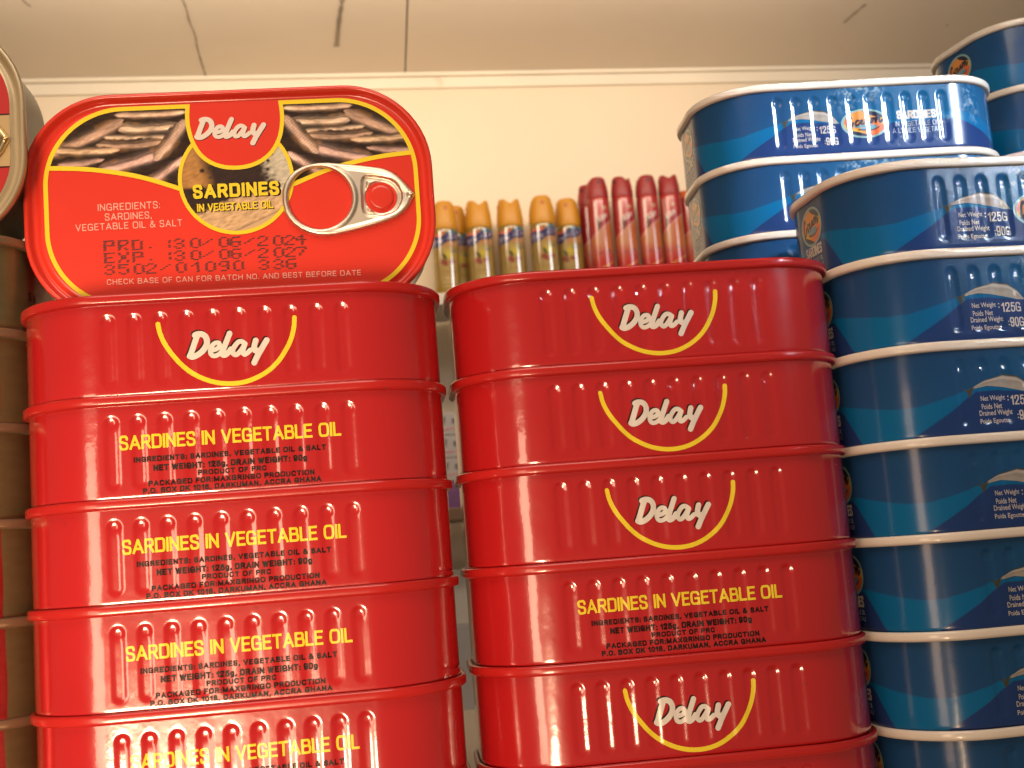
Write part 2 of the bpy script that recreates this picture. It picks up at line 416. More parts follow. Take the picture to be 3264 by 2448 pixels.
L_Y2 = [(9.51, -13.87), (7.33, -17.28), (6.32, -19.22)]
LOGO = [(smooth_line(L_D1), 1.0), (smooth_line(L_D2), 1.0), (smooth_line(L_E), .78), (smooth_line(L_L), .95), (smooth_line(L_A1), .83), (smooth_line(L_A2), .83), (smooth_line(L_Y1), .98), (smooth_line(L_Y2), 1.0)]
def logo_sdf(X, Y, dx=0, dy=0, grow=0): return strokes(X - dx, Y - dy, LOGO, .70) - grow
def logo(dx=0, dy=0, grow=0):
    return marching(lambda X, Y: logo_sdf(X, Y, dx, dy, grow), -10.6, 11.2, -20.6, -10.0, .14)
ARCP = smooth_line([(-15.95, -8.4), (-15.55, -11.0), (-13.98, -14.6), (-9.9, -19.9), (-4.9, -23.0), (.6, -24.2), (6.2, -23.4), (11.6, -20.1), (15.0, -15.0), (16.2, -11.2), (16.4, -8.7)], 2)
def print_brand(mb, s0):
    put(mb, marching(lambda X, Y: strokes(X, Y, [(ARCP, 1)], .56), -17.2, 17.6, -25.2, -7.8, .16), YEL, .06, s0)
    put(mb, logo(-.30, .34, .02), SHD, .06, s0)
    put(mb, logo(), WHT, .12, s0)
def print_words(mb, s0):
    put(mb, caps('SARDINES IN VEGETABLE OIL', -26.0, 25.8, -13.75, -10.35, .083, .14, gap=.12), YEL, .07, s0)
    for s, x0, x1, y0, y1 in (('INGREDIENTS: SARDINES, VEGETABLE OIL & SALT', -22.9, 22.0, -17.0, -15.7), ('NET WEIGHT: 125g, DRAIN WEIGHT: 90g', -18.4, 17.4, -19.3, -17.8),
                              ('PRODUCT OF PRC', -8.2, 7.8, -21.0, -19.75), ('PACKAGED FOR:MAXGRINGO PRODUCTION', -19.7, 19.0, -22.8, -21.5), ('P.O. BOX DK 1016, DARKUMAN, ACCRA GHANA', -21.0, 20.5, -24.5, -23.2)):
        put(mb, caps(s, x0, x1, y0 + .15, y1 + .15, .128, .09, gap=.18), BLK, .07, s0)

# ------------------------------------------------------------------ lid art of the red can (u to the right, v upwards, lid centre at 0,0)
UC = 1.75
FISH = [((-29, 24.5), (-11, 24.4), 1.0, (.62, .45, .34), 0), ((-28.5, 20.7), (-12.5, 20.9), 1.55, (.55, .43, .33), 1), ((-47, 14.2), (-27.5, 22.6), 1.9, (.36, .24, .18), 0),
        ((-32, 18.5), (-15, 17.9), 1.0, (.72, .56, .42), 0), ((-34, 16.4), (-16.5, 16.6), 1.35, (.40, .27, .20), 1), ((-45.5, 15.6), (-29, 14.9), 1.15, (.60, .44, .30), 0),
        ((-44, 11.6), (-33, 12.6), 1.1, (.46, .31, .28), 0), ((-34, 9.4), (-15, 14.6), 1.9, (.45, .31, .29), 1), ((-24, 4.0), (-12, 12.0), 1.5, (.52, .36, .33), 2), ((-19.2, 12.0), (-11.2, 22.0), 1.75, (.50, .36, .29), 2)]
def paint_fish(X, Y):
    C = np.zeros(X.shape + (3,)) + np.array((.030, .017, .011))
    C += (fbm(X * .5, Y * 1.5, 4) ** 3)[..., None] * np.array((.08, .05, .035))
    for (a, b, hw, col, kind) in FISH:
        dx, dy = b[0] - a[0], b[1] - a[1]; L = math.hypot(dx, dy); dx /= L; dy /= L
        t = (X - a[0]) * dx + (Y - a[1]) * dy; n = -(X - a[0]) * dy + (Y - a[1]) * dx
        hw = hw * 1.4; n = n + .45 * np.sin(t / L * math.pi) - .25 + .30 * (vnoise(t * .45, n * .6 + a[0]) - .5)
        prof = hw * np.clip(np.minimum(t + .5, (L - t) * .7 + .6) / 3.2, 0, 1) ** .6
        m = sstep(-.1, .55, prof - np.abs(n) + .7 * (fbm(t * .9, n * 2.2) - .5)) * (t > -.5) * (t < L + .8)
        q = np.clip(n / hw, -1, 1)
        sh = .10 + .80 * np.exp(-((q - .02) / .42) ** 2) - .30 * np.exp(-((q - .30) / .10) ** 2) * (kind == 1) + .22 * np.exp(-((q + .25) / .12) ** 2)
        sh = sh * (.5 + 1.0 * fbm(t * .22, n * .8 + hw * 9, 3)) * (.70 + .6 * fbm(t * .8, n * 3.2 + 5, 3))
        if kind == 2: sh = sh * (1 + .10 * np.sin(t * 9))
        c = (np.array(col) * .75 + .25 * np.array((.46, .40, .33))) * sh[..., None] * 1.15
        c += np.array((.07, .035, .005)) * sstep(.55, .75, fbm(t * .3 + 3, n * .6, 2))[..., None]
        C = C * (1 - m[..., None]) + c * m[..., None]
    return np.clip(np.maximum(C, 0) ** 1.3 * 1.75, .008, .85)
def paint_circle(X, Y):
    C = np.zeros(X.shape + (3,)) + np.array((.035, .02, .016))
    n = fbm(X * .6 + Y * .5, Y * 1.6 - X * .8, 4)
    a = sstep(-4.5, -8.5, X + .25 * (Y - 8) + 2.5 * (n - .5)) * sstep(3.6, 4.6, Y)
    C = mixc(C, (.46, .24, .075), a) * (.55 + .8 * n)[..., None]
    b = sstep(7.5, 11.5, X + .45 * (Y - 8) + 3 * (n - .5)) * sstep(1.0, 3.0, Y + .2 * X)
    C = C * (1 - b[..., None]) + (np.array((.60, .56, .44)) * (.55 + .75 * n)[..., None]) * b[..., None]
    for (sx, sy, r) in ((9.8, 10.5, .7), (9.6, 8.2, .65), (10.9, 12.2, .5), (9.2, 5.9, .6), (-7.4, 8.6, .95), (8.2, 10.0, .4)):
        m = sstep(r, r * .4, np.hypot(X - sx, (Y - sy) * 1.2)); C = mixc(C, (.03, .02, .018), m)
    c = sstep(-1.2, .6, -(Y + .2) + .42 * (X + 1.5) + 1.8 * (n - .5)) * sstep(1.9, .2, Y - .1 * X)
    cr = np.array((.66, .46, .26)) * (.5 + .85 * n)[..., None]
    st = np.exp(-((Y + 6.6 - .42 * (X - 4)) / .4) ** 2)
    cr = cr * (1 - .5 * st)[..., None]
    fl = sstep(-.2, .3, -(Y + 6.6 - .42 * (X - 4)))[..., None]; cr = cr * (1 - fl) + np.array((.60, .42, .24)) * fl
    C = C * (1 - c[..., None]) + cr * c[..., None]
    return np.clip(C, .01, .9)
def flat(mb, VF, material, z, col=None, smooth=False):
    V, F = VF
    mb.add([(a, b, z + HC) for a, b in V], F, material, smooth, col)
DOTF = {'P': '1E11111E10101010', 'R': 0}
F57 = {'P': ['1111', '1001', '1001', '1111', '1000', '1000', '1000'], 'R': ['1111', '1001', '1001', '1110', '1100', '1010', '1001'], 'D': ['1110', '1001', '1001', '1001', '1001', '1001', '1111'],
       'E': ['1111', '1000', '1000', '1110', '1000', '1000', '1111'], 'X': ['1001', '1001', '0110', '0110', '0110', '1001', '1001'], '.': ['0000', '0000', '0000', '0000', '0000', '0100', '0000'],
       ':': ['0000', '0010', '0010', '0000', '0010', '0010', '0000'], '/': ['0000', '0001', '0010', '0100', '1000', '0000', '0000'], '0': ['0110', '1001', '1001', '1001', '1001', '1001', '0110'],
       '1': ['0010', '0110', '1010', '0010', '0010', '0010', '0010'], '2': ['0110', '1001', '0001', '0010', '0100', '1000', '1111'], '3': ['0110', '1001', '0001', '0110', '0001', '1001', '0110'],
       '4': ['0010', '0110', '1010', '1111', '0010', '0010', '0010'], '5': ['1111', '1000', '1110', '0001', '0001', '1001', '0110'], '6': ['0111', '1000', '1000', '1111', '1001', '1001', '0110'],
       '7': ['1111', '0001', '0010', '0010', '0100', '0100', '0000'], '9': ['0111', '1001', '1001', '0111', '0001', '0001', '0110']}
def dots(mb, rows, z):
    r = random.Random(5)
    for txt, px, y0 in rows:
        for ch, p in zip(txt, px):
            u0 = -33.2 + (p - 80) * .0326
            for j, ln in enumerate(F57[ch]):
                for i, b in enumerate(ln):
                    if b != '1': continue
                    x = u0 + i * .70 + (.12 if j % 2 else 0) + r.uniform(-.06, .06); y = y0 + 2.55 - j * .40 - .022 * (u0 + 8) + r.uniform(-.03, .03)
                    wd = .36 if ch != '/' else .32; hh = .19
                    mb.add([(x - wd, y - hh, z + HC), (x + wd, y - hh * .5, z + HC), (x + wd, y + hh, z + HC), (x - wd, y + hh * .5, z + HC)], [(0, 1, 2, 3)], STAMP, False)
LCUR = smooth_line([(-48, 11.2), (-45.5, 11.1), (-37.7, 10.6), (-30, 9.35), (-22.2, 7.5), (-13.2, 4.0)], 2)
RCUR = [(2 * UC - x - .4, y - .1) for x, y in LCUR]
UP = smooth_line([(-10.2, 27.5), (-10.6, 23.5), (-10.5, 20.5), (-9.6, 16.3), (-7.4, 12.3), (-3.6, 9.7), (1.6, 8.75), (6.9, 9.7), (10.9, 12.5), (13.2, 16.4), (14.1, 20.5), (14.2, 23.5), (13.8, 27.5)], 2)
CC, CR = (1.3, 6.1), 14.55
def add_lid_art(mb):
    Z0 = -2.1
    inner = lambda X, Y: rrsdf(X - .55, Y, 96.2, 52.6, 20.3)
    lc = np.array(LCUR); rc = np.array(RCUR)
    low = lambda X: np.where(X < UC, np.interp(X, lc[:, 0], lc[:, 1]), np.interp(X, rc[::-1, 0], rc[::-1, 1]))
    def band(X, Y, left): return np.maximum(np.maximum(inner(X, Y), low(X) - Y), (X - UC) if left else (UC - X))
    for left in (True, False):
        V, F = marching(lambda X, Y: band(X, Y, left), -49 if left else UC, UC if left else 50.5, 3, 27.5, .22)
        X = V[:, 0] if left else 2 * UC - V[:, 0]
        flat(mb, (V, F), PRINT, Z0 + .05, paint_fish(X, V[:, 1]))
    circ = lambda X, Y: np.hypot(X - CC[0], Y - CC[1]) - CR
    V, F = marching(circ, CC[0] - 15, CC[0] + 15, CC[1] - 15, CC[1] + 15, .22)
    flat(mb, (V, F), PRINT, Z0 + .10, paint_circle(V[:, 0], V[:, 1]))
    flat(mb, marching(lambda X, Y: np.abs(circ(X, Y)) - .50, CC[0] - 15.4, CC[0] + 15.4, CC[1] - 15.4, CC[1] + 15.4, .22), YEL, Z0 + .15)
    inU = lambda X, Y: np.abs(X - .55) - 45
    flat(mb, marching(lambda X, Y: np.maximum(np.abs(inner(X, Y) + .1) - .57, Y - 30), -49.5, 50.5, -28, 28, .3), YEL, Z0 + .13)
    for c in (LCUR, RCUR):
        x0, x1 = min(c[0][0], c[-1][0]), max(c[0][0], c[-1][0])
        cs = lambda X, Y: np.maximum(strokes(X, Y, [(c, 1)], .60), np.maximum(inner(X, Y), -circ(X, Y)))
        flat(mb, marching(cs, x0 - 1, x1 + 1, 3, 12.4, .2), YEL, Z0 + .14)
    poly = list(UP)
    us = lambda X, Y: polysdf(X, Y, poly)
    flat(mb, marching(lambda X, Y: np.maximum(us(X, Y) - .55, Y - 26.4), -12.5, 16.5, 7.6, 26.4, .2), YEL, Z0 + .20)
    flat(mb, marching(lambda X, Y: np.maximum(us(X, Y) + .55, Y - 27.4), -12, 16, 8, 27.4, .2), REDLID, Z0 + .25)
    def lg(V): return np.c_[(V[:, 0]) * .955 + .1, (V[:, 1] + 11.93) * .9 + 21.97]
    for dx, dy, g, m, z in ((.16, -.18, .02, SHD, .29), (0, 0, .02, WHT, .33)):
        V, F = logo(dx, dy, g); flat(mb, (lg(V), F), m, Z0 + z)
    sl = -.02
    flat(mb, caps('SARDINES', -9.8, 12.7, .9, 4.7, .135, .13, gap=.14), BLK, Z0 + .17)
    flat(mb, caps('SARDINES', -10.0, 12.2, 1.15, 4.85, .108, .13, gap=.19), YEL, Z0 + .20)
    flat(mb, caps('IN VEGETABLE OIL', -8.9, 10.7, -2.6, -.5, .105, .12, gap=.12), BLK, Z0 + .17)
    flat(mb, caps('IN VEGETABLE OIL', -9.15, 10.5, -2.4, -.3, .082, .12, gap=.16), YEL, Z0 + .20)
    for s, x0, x1, y0, y1 in (('INGREDIENTS:', -34.5, -18.7, -1.15, .72), ('SARDINES,', -32.8, -20.9, -3.75, -1.9), ('VEGETABLE OIL & SALT', -40.3, -13.2, -6.2, -4.4)):
        flat(mb, caps(s, x0, x1, y0 + .3, y1 + .3, .062, .11, gap=.2), PALE, Z0 + .08)
    flat(mb, caps('CHECK BASE OF CAN FOR BATCH NO. AND BEST BEFORE DATE', -33.0, 32.3, -21.0, -19.55, .07, .1, slope=-.018, gap=.2), PALE, Z0 + .08)
    dots(mb, [('PRD.:30/06/2024', [80, 190, 300, 410, 540, 625, 755, 850, 980, 1070, 1180, 1285, 1410, 1500, 1590], -12.05), ('EXP.:30/06/2027', [80, 190, 300, 410, 540, 625, 755, 850, 980, 1070, 1180, 1285, 1410, 1500, 1590], -15.25),
              ('3502/01090336', [75, 185, 305, 400, 510, 635, 755, 865, 970, 1085, 1285, 1400, 1500], -18.4)], Z0 + .07)

def pull_ring_mb(material):
    """stamped ring tab with its rolled edge, heights above the lid panel"""
    T = smooth_line([(12.9, -1), (13.2, 3.2), (15.5, 6.7), (19.4, 8.7), (24.0, 9.3), (30, 8.5), (36, 7.6), (40.2, 6.8), (43.2, 5.2), (45.6, 2.6), (47.3, .2), (48.1, -.7), (47.2, -1.7), (46.0, -4.2), (43.8, -6.3), (40.5, -7.7), (34.7, -9.2), (30, -10.1), (25.5, -10.9), (20.5, -10.5), (16, -8), (13.5, -4.6), (12.9, -1)], 1)
    Q = smooth_line([(33.6, -3.6), (33.7, 3.4), (34.4, 4.9), (36, 5.3), (41.2, 4.4), (43.6, 2.6), (45.1, -.9), (43.6, -4.4), (40.9, -6.0), (35.6, -6.5), (34.0, -5.6), (33.6, -3.6)], 1)
    hole = lambda X, Y: np.hypot(X - 22.9, Y + .45) - 8.25
    out = lambda X, Y: polysdf(X, Y, T)
    riv = lambda X, Y: np.hypot(X - 38.9, Y + 1.0) - 3.25
    sd = lambda X, Y: np.maximum(np.maximum(out(X, Y), -hole(X, Y)), -riv(X, Y))
    V, F = marching(sd, 12.4, 48.6, -11.4, 9.8, .2)
    X, Y = V[:, 0], V[:, 1]; d = -np.maximum(out(X, Y), -hole(X, Y)); d = np.maximum(d, 0)
    q = polysdf(X, Y, Q)
    h = .35 + 1.0 * np.sqrt(np.clip(1 - (1 - np.clip(d / .85, 0, 1)) ** 2, 0, 1)) - .35 * sstep(.9, 1.9, d)
    h = h - .75 * sstep(0, .55, -q) + .55 * sstep(1.25, 1.8, -q) * (riv(X, Y) > 1.2)
    h = h - .35 * sstep(1.2, .7, riv(X, Y))
    h = h + .5 * np.exp(-((Y + .75) / .35) ** 2) * sstep(45.2, 46.5, X)
    mb = MB(); mb.add([(a, b, c - 2.1 + HC) for a, b, c in zip(X, Y, h)], F, material, True)
    return mb
def rivet_mb(material, cx=38.9, cy=-1.0, r=3.25):
    mb = MB(); V = [(cx, cy, .95)]; F = []; n = 40
    for j, (q, z) in enumerate(((.80, .90), (.95, .82), (1.0, .6), (1.02, -.02))):
        V += [(cx + r * q * math.cos(2 * math.pi * i / n), cy + r * q * math.sin(2 * math.pi * i / n), z) for i in range(n)]
    for i in range(n): F.append((0, 1 + i, 1 + (i + 1) % n))
    for j in range(3):
        for i in range(n): k = (i + 1) % n; F.append((1 + j * n + i, 1 + (j + 1) * n + i, 1 + (j + 1) * n + k, 1 + j * n + k))
    mb.add([(x, y, z - 2.1 + HC) for x, y, z in V], F, material, True)
    return mb

# ------------------------------------------------------------------ blue can printing
UPE = np.array([(-72, -15.6), (-66, -14.4), (-62, -14.4), (-59, -15), (-52.5, -16.2), (-46, -17.3), (-40, -17.3), (-35, -16.2), (-30, -14.9), (-26, -13.5), (-20, -13.2), (-12, -14.3), (-6, -15.2), (8, -15.4), (20, -15.0), (25, -14.3), (31, -12.4), (36, -13.3), (42, -14.9), (50, -16.5), (60, -16.0), (72, -15.6)])
LOE = np.array([(-72, -14.5), (-65, -15.2), (-62.5, -16.8), (-59.3, -20.7), (-55.6, -26.2), (-50, -29), (-46, -28), (-42, -25.3), (-35.6, -21.6), (-31, -18.9), (-26.8, -16.1), (-24, -14.4), (-18, -14.3), (-12, -14.9), (-6, -15.6), (8, -15.9), (20, -15.5), (27, -15.3), (31.5, -15.5), (36.5, -16.9), (41, -18.6), (50, -22), (58, -22), (66, -17), (72, -14.5)])
def paint_blue(s, z):
    per = 4 * SQ; s = (s + per / 2) % per - per / 2
    u = np.where(np.abs(s) <= SQ, s, s - np.sign(s) * 2 * SQ)
    up = np.interp(u, UPE[:, 0], UPE[:, 1]); lo = np.interp(u, LOE[:, 0], LOE[:, 1])
    C = np.zeros(s.shape + (3,)) + np.array((.013, .074, .20))
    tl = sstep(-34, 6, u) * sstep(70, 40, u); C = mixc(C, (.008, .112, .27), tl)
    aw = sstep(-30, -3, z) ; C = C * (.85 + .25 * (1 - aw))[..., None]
    wv = sstep(-.18, .18, up - z) * sstep(-.18, .18, z - lo)
    C = mixc(C, (.002, .130, .315), wv)
    nv = sstep(-.18, .18, np.minimum(lo, up) - z); C = mixc(C, (.014, .044, .165), nv)
    n1 = fbm(u * .55 + z * .35, z * .55 - u * .2, 5); n2 = fbm(u * 1.3 + 40, z * 1.1 + 9, 4)
    spl = np.exp(-((z + 5.5 - .35 * (u + 4)) / 4.5) ** 2) * sstep(-12, -2, u) * sstep(17, 5, u)
    spl = np.maximum(spl, np.exp(-((u - 38 + .15 * (z + 5)) / 2.2) ** 2) * sstep(-19, -11, z) * .8)
    spl = np.maximum(spl, np.exp(-((z + 14.6 - .62 * (u - 30)) / 1.1) ** 2) * sstep(23, 26, u) * sstep(39, 35, u) * .9)
    spl = np.maximum(spl, np.exp(-((u - 15 - .5 * (z + 18)) / 2.0) ** 2) * sstep(-25, -21, z) * sstep(-16, -19, z) * .8)
    spl = np.maximum(spl, np.exp(-((u - 22 + .8 * (z + 20)) / .9) ** 2) * sstep(-17.5, -19.5, z) * .6)
    m = spl * sstep(.44, .66, .55 * n1 + .45 * n2) * .62
    C = mixc(C, (.42, .55, .60), m)
    g = sstep(0, 1.4, np.abs(np.abs(u) - SQ) + 0 * u)
    return C
FISHB = [(-26.9, -13.3), (-25.4, -13.8), (-23.4, -12.9), (-20.5, -11.5), (-15.2, -10.2), (-11.4, -10.8), (-8.7, -12.6), (-7.0, -15.2), (-9.2, -15.1), (-15.3, -13.6), (-20, -13.0), (-23.8, -13.6), (-24.4, -14.6), (-25.2, -16.0), (-25.6, -15.0), (-25.7, -14.3)]
def paint_bfish(X, Y):
    top = np.interp(X, [-26, -23.4, -20.5, -15.2, -11.4, -8.7, -7], [-13.4, -12.8, -11.5, -10.15, -10.8, -12.6, -15.1])
    bot = np.interp(X, [-26, -23.8, -20, -15.3, -9.2, -7], [-14, -13.6, -13.0, -13.6, -15.1, -15.3])
    q = (Y - bot) / np.maximum(top - bot, .2)
    C = np.zeros(X.shape + (3,)) + np.array((.36, .32, .27))
    C = mixc(C, (.30, .27, .23), np.exp(-((q - .52 - .08 * np.sin(X)) / .16) ** 2)); C = mixc(C, (.48, .45, .40), np.exp(-((q - .74) / .08) ** 2))
    C = mixc(C, (.025, .025, .02), sstep(.84, .93, q)); C = mixc(C, (.05, .05, .035), sstep(-23.2, -24.2, X)); C = mixc(C, (.72, .68, .6), np.exp(-((X + 9.6) / .35) ** 2) * (q > .3) * (q < .7))
    return C * (.9 + .2 * fbm(X * .8, Y * 2))[..., None]
OC = [([(-4.55, 1.9), (-4.8, 2.4), (-5.3, 2.2), (-5.9, .6), (-6.1, -1.2), (-5.6, -1.9), (-4.6, -1.0), (-4.0, .3)], 1.25), ([(-2.1, .9), (-2.7, 1.1), (-3.3, .2), (-3.2, -.7), (-2.4, -.5), (-1.7, .2)], .95), ([(-1.6, .1), (-.9, .6), (-1.0, 1.2), (-1.5, .9), (-1.6, .0), (-1.0, -.4), (-.2, .2)], .9),
      ([(1.4, 1.3), (.7, 1.3), (.1, .4), (.2, -.2), (.9, .3), (1.5, 1.3), (1.4, .2), (1.8, .0), (2.3, .7)], .95), ([(2.5, 1.7), (2.4, .3)], 1.15), ([(2.4, .6), (3.3, 1.8), (3.7, 1.6), (3.6, .3)], 1.1), ([(3.6, .6), (4.4, 2.0), (4.9, 1.7), (4.8, .3), (5.3, .2), (6.0, 1.0)], 1.25)]
OC = [(smooth_line(l), k) for l, k in OC]
def paint_oval(X, Y):
    r = np.hypot(X / 8.0, Y / 4.9)
    C = np.zeros(X.shape + (3,)) + np.array((.66, .26, .05))
    C = mixc(C, (.68, .13, .035), sstep(.1, 3.2, np.abs(X + .5 * Y) * 0 + np.maximum(X - 1, 0) * .7 - Y * .6)); C = mixc(C, (.64, .11, .03), sstep(-4.6, -6.5, X) * sstep(-1, .5, Y))
    C = mixc(C, (.70, .42, .03), sstep(-2.2, -3.8, Y + .35 * X) * sstep(1, -3, X)); C = mixc(C, (.68, .40, .03), sstep(4.2, 6.0, X) * sstep(-1.0, .2, Y))
    C = mixc(C, (.006, .012, .05), sstep(.05, -.05, np.hypot((X - 4.2) / 4.9, (Y - 3.2 + .28 * (X - 4)) / 1.05) - 1))
    C = mixc(C, (.006, .012, .05), sstep(.05, -.05, np.hypot((X + 2.8) / 5.2, (Y + 3.6 + .30 * (X + 2.8)) / .85) - 1))
    sw = strokes(X, Y, [(smooth_line([(-3.2, -1.0), (-.5, -1.0), (2.2, -.8), (4.0, -1.0), (1.5, -1.9), (-1.5, -2.0)]), 1)], .42)
    C = mixc(C, (.10, .28, .36), sstep(.1, -.1, sw)); C = mixc(C, (.01, .012, .03), sstep(.1, -.1, strokes(X, Y, [(smooth_line([(-2.5, -2.1), (0, -2.4), (2.4, -2.3), (4.6, -1.4)]), 1)], .2)))
    C = mixc(C, (.008, .012, .035), sstep(.06, -.06, strokes(X, Y, OC, .34)))
    C = mixc(C, (.008, .012, .035), sstep(.02, -.02, .90 - r) * sstep(.02, -.02, r - .93) * .5)
    return mixc(C, (.22, .38, .36), sstep(-.015, .015, r - .90))
def oval(mb, s0, cx, cy, sx=1.0, sy=1.0):
    V, F = marching(lambda X, Y: (np.hypot(X / 8.15, Y / 5.0) - 1) * 5, -8.5, 8.5, -5.3, 5.3, .16)
    c = paint_oval(V[:, 0], V[:, 1]); put(mb, (np.c_[V[:, 0] * sx + cx, V[:, 1] * sy + cy], F), PRINT, .07, s0, c)
def print_blue(mb, s0):
    V, F = marching(lambda X, Y: polysdf(X, Y, FISHB), -27.4, -6.6, -16.4, -9.8, .16)
    put(mb, (V - np.array((.9, 0)), F), PRINT, .07, s0, paint_bfish(V[:, 0], V[:, 1]))
    oval(mb, s0, .9, -15.7)
    K = dict(cuts=CUTS, rows=ROWS)
    for s, x0, x1, y0, y1, b in (('Net Weight', -22.2, -15.4, -17.3, -15.6, .01), ('Poids Net', -22.2, -16.6, -19.1, -17.7, .01), ('Drained Weight', -23.1, -13.8, -21.2, -19.4, .01), ('Poids Egoutte', -23.1, -14.9, -23.2, -21.6, .01),
                                 (':', -14.7, -14.35, -17.2, -15.9, .01), ('125G', -13.8, -8.4, -18.4, -15.9, 0), (':', -12.6, -12.3, -22.0, -20.8, .01), ('90G', -12.0, -8.0, -22.4, -19.9, 0)):
        x0 -= .8; x1 -= .8
        if b: put(mb, text_at(s, x0, x1, y0, y1, b, **K), BINK, .07, s0)
        else: put(mb, caps(s, x0, x1, y0, y1, .068, .1, gap=.2), BINK, .07, s0)
    put(mb, caps('SARDINES', 11.9, 25.2, -14.9, -12.0, .115, .12, gap=.12), BINK, .07, s0)
    put(mb, caps('IN VEGETABLE OIL', 11.0, 26.2, -17.3, -15.6, .055, .1), BINK2, .07, s0)
    put(mb, caps("A L'HUILE VEGETALE", 9.9, 27.2, -19.6, -17.9, .055, .1), BINK2, .07, s0)
def print_blue_end(mb, s0):
    oval(mb, s0, 0, -10.6, .86, 1.12)
    put(mb, caps('SARDINES', -5.4, 5.4, -19.2, -16.2, .09, .12, gap=.12), BINK, .07, s0)
    put(mb, caps('IN VEGETABLE OIL', -5.6, 5.6, -21.2, -19.9, .055, .1), BINK2, .07, s0)
    put(mb, caps("A L'HUILE VEGETALE", -5.8, 5.8, -22.9, -21.7, .055, .1), BINK2, .07, s0)

def paint_gold(s, z):
    per = 4 * SQ; s = (s + per / 2) % per - per / 2
    C = np.zeros(s.shape + (3,)) + np.array((.17, .155, .070))
    C = C * (.85 + .3 * fbm(s * .15, z * .6, 4))[..., None]
    C = mixc(C, (.26, .010, .010), sstep(.3, -.3, np.abs(s) - 49.0 - .15 * np.sin(z * .3)))
    return C

# ------------------------------------------------------------------ master meshes
def red_body():
    mb = MB(); add_body(mb, RED); print_brand(mb, 0.0); print_words(mb, 2 * SQ); return mb
RB_ME = red_body().mesh('body')
m_ = MB(); add_end(m_, REDRIM); RL_ME = m_.mesh('lid')
m_ = MB(); add_end(m_, REDLID); add_lid_art(m_); RLA_ME = m_.mesh('lid')
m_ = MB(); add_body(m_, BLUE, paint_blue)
for q in (0.0, 2 * SQ): print_blue(m_, q)
for q in (SQ, -SQ): print_blue_end(m_, q)
BB_ME = m_.mesh('body')
m_ = MB(); add_end(m_, CREAM); BL_ME = m_.mesh('lid')
m_ = MB(); add_body(m_, GOLD, paint_gold)
for q, t, sz in ((SQ - 9, 'S 6', 4.5), (-SQ + 9, '6', 1.6), (SQ * 3 - 9, 'S 6', 4.5)):
    put(m_, text_at(t, -sz / 2, sz / 2, -16, -13.6, .01), BLK, .06, q)
GB_ME = m_.mesh('body')
m_ = MB(); add_end(m_, GOLDR); GL_ME = m_.mesh('lid')
def gold_lid_mb():
    mb = MB(); add_end(mb, mat('pale_gold_rim', (.46, .38, .24), .35, metal=.4, var=.1, vscale=60))
    inn = lambda X, Y: rrsdf(X, Y, 98.0, 52.0, 19.5)
    flat(mb, marching(inn, -50, 50, -27, 27, .5), GREDL, -2.05)
    flat(mb, marching(lambda X, Y: np.maximum(inn(X, Y), np.abs(Y + 2.8) - 6.9), -50, 50, -10, 5, .5), GOLDL, -2.0)
    for y in (4.1, -9.75): flat(mb, marching(lambda X, Y: np.maximum(inn(X, Y), np.abs(Y - y) - .18), -50, 50, y - .4, y + .4, .2), BLK, -1.95)
    return mb
GLA_ME = gold_lid_mb().mesh('lid')
m_ = MB(); add_body(m_, GREEN); GSB_ME = m_.mesh('body')

def inst(me, name, parent):
    o = bpy.data.objects.new(name, me); COL.objects.link(o); o.parent = parent; return o
proto = {}
def can(kind, label, loc, rz, group, flip=False, rx=0.0):
    name = {'red': 'sardine_can', 'blue': 'sardine_can', 'gold': 'sardine_can'}[kind]
    t = thing(name, label, 'can', loc, (rx, 0, rz + (math.pi if flip else 0)), group)
    b, l = {'red': (RB_ME, RL_ME), 'blue': (BB_ME, BL_ME), 'gold': (GB_ME, GL_ME)}[kind]
    inst(b, 'body', t); inst(l, 'lid', t)
    return t

# ------------------------------------------------------------------ placement of the stacks (front centre x, y, yaw)
SHELF = -90.8
def stack(kind, x, y, yaw, tops, labels, group, flips=None, dxs=None):
    r = random.Random(int(abs(x) * 10) + 3)
    for i, (zt, lb) in enumerate(zip(tops, labels)):
        fl = flips[i] if flips else False; dx = dxs[i] if dxs else r.uniform(-.5, .5)
        dy = 0 if dxs else r.uniform(-.6, .6)
        cx = x + dx * math.cos(yaw) - (30 + dy) * math.sin(yaw); cy = y + dx * math.sin(yaw) + (30 + dy) * math.cos(yaw)
        can(kind, lb, (cx, cy, zt - HC), yaw + r.uniform(-.006, .006), group, fl)
GL_ = 'red cans in the left stack'; GR_ = 'red cans in the right stack'
stack('red', 0, 0, .0022, [56.6 - 24.42 * i for i in range(6)],
      ['red can carrying the upright can, with the yellow arc and white script mark', 'red can with ingredient lettering, second down in the left red stack', 'red can with ingredient lettering, third down in the left red stack',
       'red can with ingredient lettering, fourth down in the left red stack', 'red can with bright glare at the bottom edge of the left red stack', 'red can at the very bottom of the left red stack, on the shelf'],
      GL_, [False, True, True, True, True, True], [.23, .24, .1, -.02, .13, .1])
stack('red', 107.2, 8.63, -.0194, [58.75 - 24.7 * i for i in range(6)],
      ['topmost red can of the right stack, in front of the spray cans', 'red can second from the top of the right stack, script mark in yellow arc', 'red can third from the top of the right stack, white script in yellow arc',
       'the only red can of the right stack showing yellow ingredient lettering', 'red can below the lettered can of the right stack, white script in yellow arc', 'red can cut by the bottom edge in the right stack'],
      GR_, [False, False, False, True, False, False], [.17, .03, -.11, -.07, -.24, -.1])
GB1 = 'blue cans in the front stack at the right'; GB2 = 'blue cans in the stack behind'; GB3 = 'blue cans in the far right stack'
ords = ['topmost', 'second', 'third', 'fourth', 'fifth', 'sixth', 'seventh']
